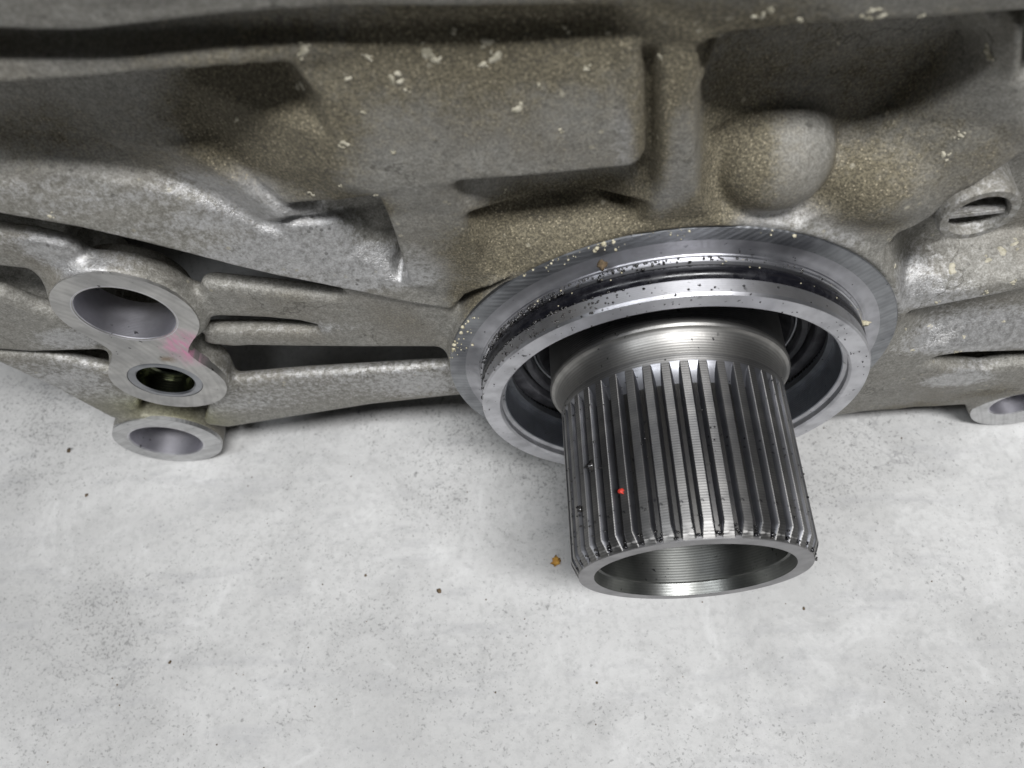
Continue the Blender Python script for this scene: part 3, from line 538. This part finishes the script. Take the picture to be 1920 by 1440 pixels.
# ------------------------------------------------------------------ machined faces and bores on the housing
def plate(name, outer, holes, y0, y1, mat, parent, bev=.25):
    """flat plate between y0 (front) and y1 with holes; loops of (x, z); bevelled front rim"""
    loops = [outer] + holes
    pts, edges = [], []
    for l in loops:
        b = len(pts); pts += [Vector(p) for p in l]
        edges += [(b + i, b + (i + 1) % len(l)) for i in range(len(l))]
    v, e, f, *_ = delaunay_2d_cdt(pts, edges, [], 1, 1e-5)
    def inside(p, l):
        r = False
        for i in range(len(l)):
            (ax, az), (bx, bz) = l[i], l[(i + 1) % len(l)]
            if (az > p[1]) != (bz > p[1]) and p[0] < ax + (p[1] - az) * (bx - ax) / (bz - az): r = not r
        return r
    tris = []
    for t in f:
        c = (v[t[0]] + v[t[1]] + v[t[2]]) / 3
        if inside(c, outer) and not any(inside(c, h) for h in holes): tris.append(t)
    V = [(p.x * S, y0 * S, p.y * S) for p in v]; F = [tuple(t) for t in tris]
    cnt = {}
    for t in tris:
        for i in range(len(t)):
            a, b = t[i], t[(i + 1) % len(t)]; cnt[(a, b)] = 1
    rim = [(a, b) for (a, b) in cnt if (b, a) not in cnt]
    base = len(V); idx = {}
    for a, b in rim:
        for q in (a, b):
            if q not in idx: idx[q] = base + len(idx); V.append((v[q].x * S, y1 * S, v[q].y * S))
        F.append((b, a, idx[a], idx[b]))
    o = link_mesh(name, V, F, mat, None, True, 30)
    o.parent = parent
    return o

def ringpts(c, r, n=96): return [(c[0] + r * math.sin(2 * math.pi * i / n), c[1] + r * math.cos(2 * math.pi * i / n)) for i in range(n)]

def lug_outline():
    """two joined round pads with a necked waist"""
    ax, az, ar = b1[0], b1[1], b1[2]; bx, bz, br_ = b2[0], b2[1], b2[2] - 1.0
    n = 260; out = []
    mid = Vector(((ax + bx) / 2 + .6, (az + bz) / 2))
    ux, uz = bx - ax, bz - az; L_ = math.hypot(ux, uz); ux /= L_; uz /= L_
    def f(x, z):
        d1 = min(math.hypot(x - ax, z - az) - ar, math.hypot(x - bx, z - bz) - br_)
        t = (x - ax) * ux + (z - az) * uz; p = abs((x - ax) * uz - (z - az) * ux)
        d2 = max(p - 8.4, -t, t - L_)
        h = max(5.0 - abs(d1 - d2), 0) / 5.0
        return min(d1, d2) - h * h * 5.0 * .25
    for i in range(n):
        a = 2 * math.pi * i / n; dx, dz = math.sin(a), math.cos(a)
        lo, hi = 0.0, 60.0
        t = 0.0
        while f(mid.x + dx * t, mid.y + dz * t) < 0 and t < 60: t += .15
        out.append((mid.x + dx * t, mid.y + dz * t))
    return out

plate('lug_face', lug_outline(), [ringpts(LUG['b1_in'], LUG['b1_in'][2]), ringpts(LUG['b2_in'], LUG['b2_in'][2])], 5.0, 7.5, M_lug, housing)
plate('dowel_pad', ringpts(b3, b3[2]), [ringpts(LUG['b3_in'], LUG['b3_in'][2])], 9.5, 12, M_pad, housing)
plate('bolt_pad', ringpts(br, br[2]), [ringpts(LUG['br_in'], LUG['br_in'][2])], 6.0, 8.5, M_pad, housing)
def tube(name, c, r, ya, yb, mat, parent, thick=.5):
    v, f = lathe([(r + thick, ya + .02), (r + .35, ya), (r, ya + .4), (r, yb), (r + thick, yb)], 96, c[0], c[1])
    o = link_mesh(name, v, f, mat, None, True, 35); o.parent = parent; return o
tube('bolt_bore', LUG['b1_in'], LUG['b1_in'][2] - .1, 4.98, 15, M_bore, housing)
tube('bolt_bore', LUG['b3_in'], LUG['b3_in'][2] - .1, 9.48, 21.5, M_bore, housing)
tube('bolt_bore', LUG['br_in'], LUG['br_in'][2] - .1, 5.98, 20, M_bore, housing)
# steel bush in the small lug with an inner step
i2, h2 = LUG['b2_in'], LUG['b2_hole']
v, f = lathe([(i2[2] - .05, 9), (i2[2] - .05, 5.2), (i2[2] - .5, 4.9), (h2[2] + .3, 4.9), (h2[2] - .1, 5.3), (h2[2] - .1, 9.5), (h2[2] - 1.6, 9.7), (h2[2] - 2.0, 10.2), (h2[2] - 2.0, 24)], 96, i2[0], i2[1])
o = link_mesh('steel_bush', v, f, M_insert, None, True, 35); o.parent = housing
v, f = lathe([(h2[2] - .15, 5.3), (h2[2] - .15, 9.45), (h2[2] - 1.6, 9.65), (h2[2] - 2.05, 10.1), (h2[2] - 2.05, 24)], 80, i2[0], i2[1])
o = link_mesh('bush_bore', v, f, M_greenoil, None, True, 35); o.parent = housing
# flange face around the collar
v, f = lathe([(50.5, 4), (50.5, .25), (50.25, 0), (46.9, 0), (46.9, 2)], 224)
o = link_mesh('flange_face', v, f, M_flange, None, True, 30); o.parent = housing
# small hollow boss, square-edged casting
v, f = lathe([(7.6, 12.0), (6.9, 9.5), (6.7, 4), (pg[2], -.6), (pg[2] - .35, -1.0), (LUG['plug_in'][2] + .25, -1.0), (LUG['plug_in'][2], -.6), (LUG['plug_in'][2] - .2, 11), (.01, 11)], 80, pg[0], pg[1])
o = link_mesh('hollow_boss', v, f, M_cast, None, True, 40); o.parent = housing
for nm in ('dirt', 'bare', 'oil'):
    o.data.attributes.new(nm, 'FLOAT', 'POINT').data.foreach_set('value', [.45 if nm == 'bare' else 0.0] * len(o.data.vertices))
# cross bar inside it
px, pz, pr = LUG['plug_in']
bm = bmesh.new()
bmesh.ops.create_cube(bm, size=1.0, matrix=Matrix.Translation((px * S, .0021, pz * S)) @ Matrix.Rotation(math.radians(-4), 4, 'Y') @ Matrix.Diagonal((2 * pr * S, .0050, .0013, 1)))
bmesh.ops.bevel(bm, geom=bm.edges[:], offset=.0003, segments=2, affect='EDGES')
mb = bpy.data.meshes.new('cross_bar'); bm.to_mesh(mb); bm.free()
for nm in ('dirt', 'bare', 'oil'):
    mb.attributes.new(nm, 'FLOAT', 'POINT').data.foreach_set('value', [.6 if nm == 'bare' else 0.0] * len(mb.vertices))
o = link_me('cross_bar', mb, M_cast, None, True, 40); o.parent = housing

# ------------------------------------------------------------------ collar, o-ring and seal
prof = [(46.9, .6), (46.9, 0)] + [(46.9 - 3.3 * math.sin(math.radians(a)), -1.0 + 1.0 * math.cos(math.radians(a))) for a in range(15, 91, 15)] + \
       [(43.25, -1.15), (43.25, -1.75), (43.05, -1.9), (40.6, -2.0), (40.6, -5.75), (42.9, -5.8), (43.1, -6.0), (43.1, -8.75), (42.75, -9.34), (39.1, -9.34), (38.6, -8.9), (38.6, -7.6), (37.9, -7.2), (37.9, 1.0), (41.0, 1.0), (41.0, 20)]
v, f = lathe(prof, 224)
collar = under(link_mesh('collar', v, f, M_ring, None, True, 28))
collar.data.materials.append(M_cove)
for p in collar.data.polygons:
    if p.center.y > -.0011 and math.hypot(p.center.x, p.center.z) > .0415: p.material_index = 1
v, f = lathe(arc(41.25, -3.8, 2.0, 0, 360, 20)[:-1], 224, closed=True)
o = link_mesh('o_ring', v, f, M_rubber, None); o.parent = collar
# inside: dark bored wall, retaining ring, seal case, seal lip, bearing race
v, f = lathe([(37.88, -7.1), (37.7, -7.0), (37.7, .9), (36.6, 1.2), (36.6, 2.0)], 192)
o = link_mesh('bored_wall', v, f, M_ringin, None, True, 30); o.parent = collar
v, f = lathe([(37.7, 1.1), (37.7, .2), (36.3, .2), (36.3, 1.4)], 192)
o = link_mesh('retaining_ring', v, f, M_insert, None, True, 30); o.parent = collar
v, f = lathe([(37.6, 5.0), (37.6, 3.4), (36.4, 3.2), (34.6, 3.2), (34.3, 3.6), (34.3, 6.5), (33.4, 6.6), (33.2, 4.6), (32.9, 4.3), (31.6, 4.3), (31.3, 4.7), (31.3, 8.0), (30.4, 8.1), (30.2, 6.2), (29.6, 6.0), (28.6, 7.4), (27.4, 9.0), (27.4, 14)], 192)
seal = under(link_mesh('oil_seal', v, f, M_sealface, None, True, 35))
v, f = lathe([(38, 5.2), (38, 16), (24, 16)], 96)
o = link_mesh('seal_case', v, f, M_rubber, None, True, 30); o.parent = seal
v, f = lathe(arc(30.9, 7.0, .55, 0, 360, 12)[:-1], 160, closed=True)
o = link_mesh('garter_spring', v, f, M_insert, None, True); o.parent = seal

# ------------------------------------------------------------------ output shaft
RT, RR = 25.0, 23.55           # tip and root radius of the splines
NT_ = 42
YS, YE, YC = -12.6, -48.76, -45.6   # spline start, end face, chamfer start
# seal land, small shoulder, cove, fine-turned neck
prof = [(24, 20), (27.0, 19), (27.0, -4.4), (27.3, -4.8), (27.3, -5.4), (27.0, -5.8)]
prof += [(27.0 - 2.0 * math.sin(math.radians(q)), -5.8 - 4.6 * (1 - math.cos(math.radians(q)))) for q in range(10, 91, 10)]
prof += [(RT, -11.0), (RT + .01, YS)]
# groove run-out: cutter lifts out over about four millimetres
for i in range(1, 9):
    u = i / 8
    prof.append((RT + .01 - (RT - RR) * math.sin(u * math.pi / 2), YS - 6.5 * u ** 1.3))
prof += [(RR, YE + .35), (RR - .15, YE)]
v, f = lathe(prof, 252)
shaft = under(link_mesh('output_shaft', v, f, M_shaft, None, True, 40))
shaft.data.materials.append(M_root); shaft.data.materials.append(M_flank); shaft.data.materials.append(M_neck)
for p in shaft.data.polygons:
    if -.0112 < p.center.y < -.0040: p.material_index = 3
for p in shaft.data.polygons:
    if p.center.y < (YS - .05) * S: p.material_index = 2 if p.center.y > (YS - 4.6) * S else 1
# one tooth: land on top, flanks curving into the root
def tooth_mesh():
    pitch = 2 * math.pi / NT_
    def section(y, rt):
        k = max(0.0, min(1.0, (rt - RR + .25) / (RT - RR + .25)))
        ht = pitch * (.245 + (1 - k) * .13); hr = pitch * .42
        hm = (ht * .62 + hr * .38)
        rm = RR + (rt - RR) * .45
        return [(-hr, RR - .25), (-hm, rm), (-ht, rt - .12), (-ht + .006, rt), (-ht * .33, rt), (ht * .33, rt), (ht - .006, rt), (ht, rt - .12), (hm, rm), (hr, RR - .25)]
    ys = [(YS + .6, RT), (YS - 3, RT), (YS - 14, RT), (YS - 24, RT), (YC, RT), (YC - .4, RT - .12), (YE + .3, 23.72), (YE, 23.6)]
    V, F = [], []
    for y, rt in ys:
        for a, r in section(y, rt): V.append((r * math.sin(a) * S, y * S, r * math.cos(a) * S))
    m = 10
    for i in range(len(ys) - 1):
        for k in range(m - 1):
            F.append((i * m + k, i * m + k + 1, (i + 1) * m + k + 1, (i + 1) * m + k))
    e = (len(ys) - 1) * m
    F.append(tuple(e + k for k in range(m)))
    me = bpy.data.meshes.new('spline_tooth')
    me.from_pydata(V, [], F); me.update()
    me.materials.append(M_shaft); me.materials.append(M_flank)
    for p in me.polygons: p.use_smooth = True
    i = 0
    for a in range(len(ys) - 1):
        for k in range(m - 1):
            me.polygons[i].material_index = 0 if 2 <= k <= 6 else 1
            i += 1
    me.set_sharp_from_angle(angle=math.radians(32))
    return me
tm = tooth_mesh()
for i in range(NT_):
    a = math.radians(-4.6 + 360 / NT_ * (i + .5))
    o = bpy.data.objects.new('spline_tooth', tm)
    o.rotation_euler = (0, a, 0)
    COL.objects.link(o)
    o.parent = shaft
# end face and bore
v, f = lathe([(23.66, YE + .6), (23.66, YE - .02), (20.5, YE - .02), (20.45, YE + .02)], 192)
o = link_mesh('end_face', v, f, M_shend, None, True, 30); o.parent = shaft
v, f = lathe([(20.45, YE), (20.0, YE + 2.6), (19.45, YE + 2.8), (19.45, -4), (17, -3), (0.01, -3)], 160)
o = link_mesh('shaft_bore', v, f, M_shbore, None, True, 35); o.parent = shaft

# ------------------------------------------------------------------ crumbs, grit and flakes lying on things
def lump(c, r, seed, flat=1.0):
    """an irregular crumb: jittered icosphere; c in mm"""
    bm = bmesh.new(); bmesh.ops.create_icosphere(bm, subdivisions=2, radius=1.0)
    rr = random.Random(seed)
    ax = Vector((rr.uniform(.7, 1.3), rr.uniform(.7, 1.3), rr.uniform(.6, 1.1) * flat))
    ph = [Vector((rr.uniform(-1, 1), rr.uniform(-1, 1), rr.uniform(-1, 1))).normalized() for _ in range(5)]
    V = []
    for q in bm.verts:
        n = q.co.normalized(); k = 1 + sum(.22 * math.sin(3.1 * n.dot(p) * 2 + i * 1.7) for i, p in enumerate(ph)) * .8
        V.append(((c[0] + n.x * ax.x * k * r) * S, (c[1] + n.y * ax.y * k * r) * S, (c[2] + n.z * ax.z * k * r) * S))
    F = [tuple(q.index for q in p.verts) for p in bm.faces]
    bm.free()
    return V, F
def crumb(name, c, r, seed, mat, label, cat, flat=1.0, group=None):
    V, F = lump((0, 0, 0), r, seed, flat)
    o = link_mesh(name, V, F, mat)
    o.location = Vector(c) * S
    return tag(o, label, cat, group)
def on_cyl(a, r, y): return (r * math.sin(math.radians(a)), y, r * math.cos(math.radians(a)))
def many(name, items, mat, label):
    V, F = [], []
    for i, (c, r, fl_) in enumerate(items):
        bm = bmesh.new(); bmesh.ops.create_icosphere(bm, subdivisions=1, radius=1.0)
        rr = random.Random(i * 7 + len(items)); b = len(V)
        for q in bm.verts:
            k = r * rr.uniform(.7, 1.25)
            V.append(((c[0] + q.co.x * k) * S, (c[1] + q.co.y * k) * S, (c[2] + q.co.z * k * fl_) * S))
        F += [tuple(q.index + b for q in p.verts) for p in bm.faces]
        bm.free()
    o = link_mesh(name, V, F, mat)
    return tag(o, label, kind='stuff')
crumb('paint_chip', (-14.7, -37.7, 20.5), .72, 4, M_red, 'small red paint chip stuck on the spline teeth of the shaft', 'chip', .6)
crumb('straw_crumb', (-29.1, -28.7, FLOOR + .5), 1.15, 5, M_orange, 'orange brown crumb on the floor left of the shaft end', 'crumb', .5)
for c, r, sd, lb in (((-19.94, -30.0, 15.2), 1.0, 11, 'largest black oily grit lump on the left splines of the shaft'),
                     ((-22.6, -37.6, 11.0), .62, 12, 'black grit lump low on the left splines, left of the red chip')):
    crumb('grit_lump', c, r, sd, M_grit, lb, 'grit', .8, 'grit lumps on the splines')
crumb('grit_lump', (30.6, -9.6, -26.2), 1.0, 13, M_grit, 'black grit lump on the collar edge right beside the shaft', 'grit')
crumb('dirt_clump', (-16.0, -1.9, 44.1), .95, 21, M_brown, 'brown dirt clump on top of the collar behind the rubber ring', 'dirt')
crumb('stone_crumb', (40.0, -2.4, 17.6), .85, 22, M_crumb, 'pale yellow crumb wedged in the groove at the collar right side', 'crumb')
# countless small stuff
it = []
for _ in range(120):
    a = rng.uniform(-85, 75); y = rng.uniform(-47, -10)
    if rng.random() < .45: a = rng.uniform(-80, -20)
    it.append((on_cyl(a, RT + .05, y), rng.uniform(.08, .24), 1.0))
for _ in range(360):
    a = rng.gauss(-42, 32); y = rng.choice([rng.uniform(-1.9, -1.1), rng.uniform(-9.2, -6), rng.uniform(-1.9, -1.1)])
    it.append((on_cyl(a, 43.2 if y > -3 else 43.1, y), rng.uniform(.10, .34), 1.0))
for _ in range(50):
    it.append((on_cyl(rng.uniform(-95, 80), rng.uniform(39.2, 42.6), -9.36), rng.uniform(.07, .2), 1.0))
for _ in range(170):                  # sludge in the groove beside the rubber ring
    a = rng.gauss(-52, 22); y = rng.choice([rng.uniform(-2.3, -1.6), rng.uniform(-6.1, -5.4)])
    it.append((on_cyl(a, 43.0, y), rng.uniform(.14, .42), 1.0))
for k in range(-9, 11):               # sludge packed into the groove ends
    for _ in range(rng.choice([1, 2, 3, 4])):
        it.append((on_cyl(-4.6 + 360 / NT_ * k + rng.uniform(-1.6, 1.6), 23.8 + rng.uniform(0, .5), YE + rng.uniform(.3, 2.4)), rng.uniform(.12, .36), 1.0))
for a in (-12, -4, 3, 8): it.append((on_cyl(a, 26.6, -5.4), rng.uniform(.3, .45), 1.0))
many('black_grit', it, M_grit, 'black oily grit sprinkled over the collar and the splines')
it = []
cl = [rng.gauss(-28, 26) for _ in range(11)]
for _ in range(95):
    a = rng.choice(cl) + rng.gauss(0, 3.2)
    it.append((on_cyl(a, 50.6 - abs(rng.gauss(0, 1.3)), -.06), min(.5, .07 + rng.expovariate(9)), 1.0))
for _ in range(26):
    a = rng.uniform(-50, 62); y = rng.uniform(-5, -.6)
    it.append((on_cyl(a, 43.3 if y > -2 else 43.05, y), rng.uniform(.08, .26), 1.0))
many('pale_grit', it, M_crumb, 'pale sandy crumbs along the rim of the flange')
it = []
for k in range(-5, 9):
    a = -4.6 + 360 / NT_ * k
    for j in range(rng.choice([1, 2, 2])): it.append((on_cyl(a + rng.uniform(-1, 1), 23.9, YE + .5 + rng.uniform(0, .7)), rng.uniform(.25, .52), 1.0))
many('oil_beads', it, M_oil, 'shiny oil beads at the ends of the spline grooves')
it = []
for x, y, r in ((-63.2, -35.6, .8), (-187, 16, .9), (-177, 0, .7), (-85, -30, .45), (38, -45, .5), (-140, -52, .5), (-20, -62, .4)):
    it.append(((x, y, FLOOR + .1), r, .5))
for _ in range(90): it.append(((rng.uniform(-190, 100), rng.uniform(-84, 25), FLOOR + .03), rng.uniform(.08, .3), .6))
many('floor_grit', it, M_brown, 'dark grit specks scattered on the concrete floor')
# dried residue flakes on the casting
V, F = [], []
for i, (x, y, z, r) in enumerate(FLAKES):
    hit = bvh.find_nearest(Vector((x, y, z)))
    if hit[0] is None: continue
    n = hit[1] if hit[1].y < 0 else -hit[1]
    tx = n.cross(Vector((0, 0, 1))).normalized(); tz = tx.cross(n)
    rr = random.Random(i + 40)
    for q in range(rr.choice([2, 3, 4, 5])):
        c = hit[0] + tx * rr.uniform(-1, 1) * r * .8 * (q > 0) + tz * rr.uniform(-1, 1) * r * .8 * (q > 0)
        rad = r * (.55 if q == 0 else rr.uniform(.12, .42)); m = 18; b0 = len(V)
        ph = rr.uniform(0, 6); el = rr.uniform(.5, .9); an = rr.uniform(0, 3.14)
        V.append(tuple((c + n * .16) * S))
        for ring, hgt in ((.6, .14), (1.0, -.05)):
            for k in range(m):
                a = 2 * math.pi * k / m
                k2 = rad * ring * (1 + .22 * math.sin(2 * a + ph) + .13 * math.sin(3 * a + 2 * ph) + .10 * math.sin(7 * a + 3 * ph))
                u, w_ = math.cos(a) * k2, math.sin(a) * k2 * el
                u, w_ = u * math.cos(an) - w_ * math.sin(an), u * math.sin(an) + w_ * math.cos(an)
                p = c + tx * u + tz * w_
                h2_ = bvh.find_nearest(p)
                p = h2_[0] if h2_[0] is not None else p
                V.append(tuple((p + n * hgt) * S))
        for k in range(m):
            k1 = (k + 1) % m
            F.append((b0, b0 + 1 + k, b0 + 1 + k1))
            F.append((b0 + 1 + k, b0 + 1 + m + k, b0 + 1 + m + k1, b0 + 1 + k1))
tag(link_mesh('dried_flakes', V, F, M_flake), 'pale dried flakes stuck all over the casting', kind='stuff')
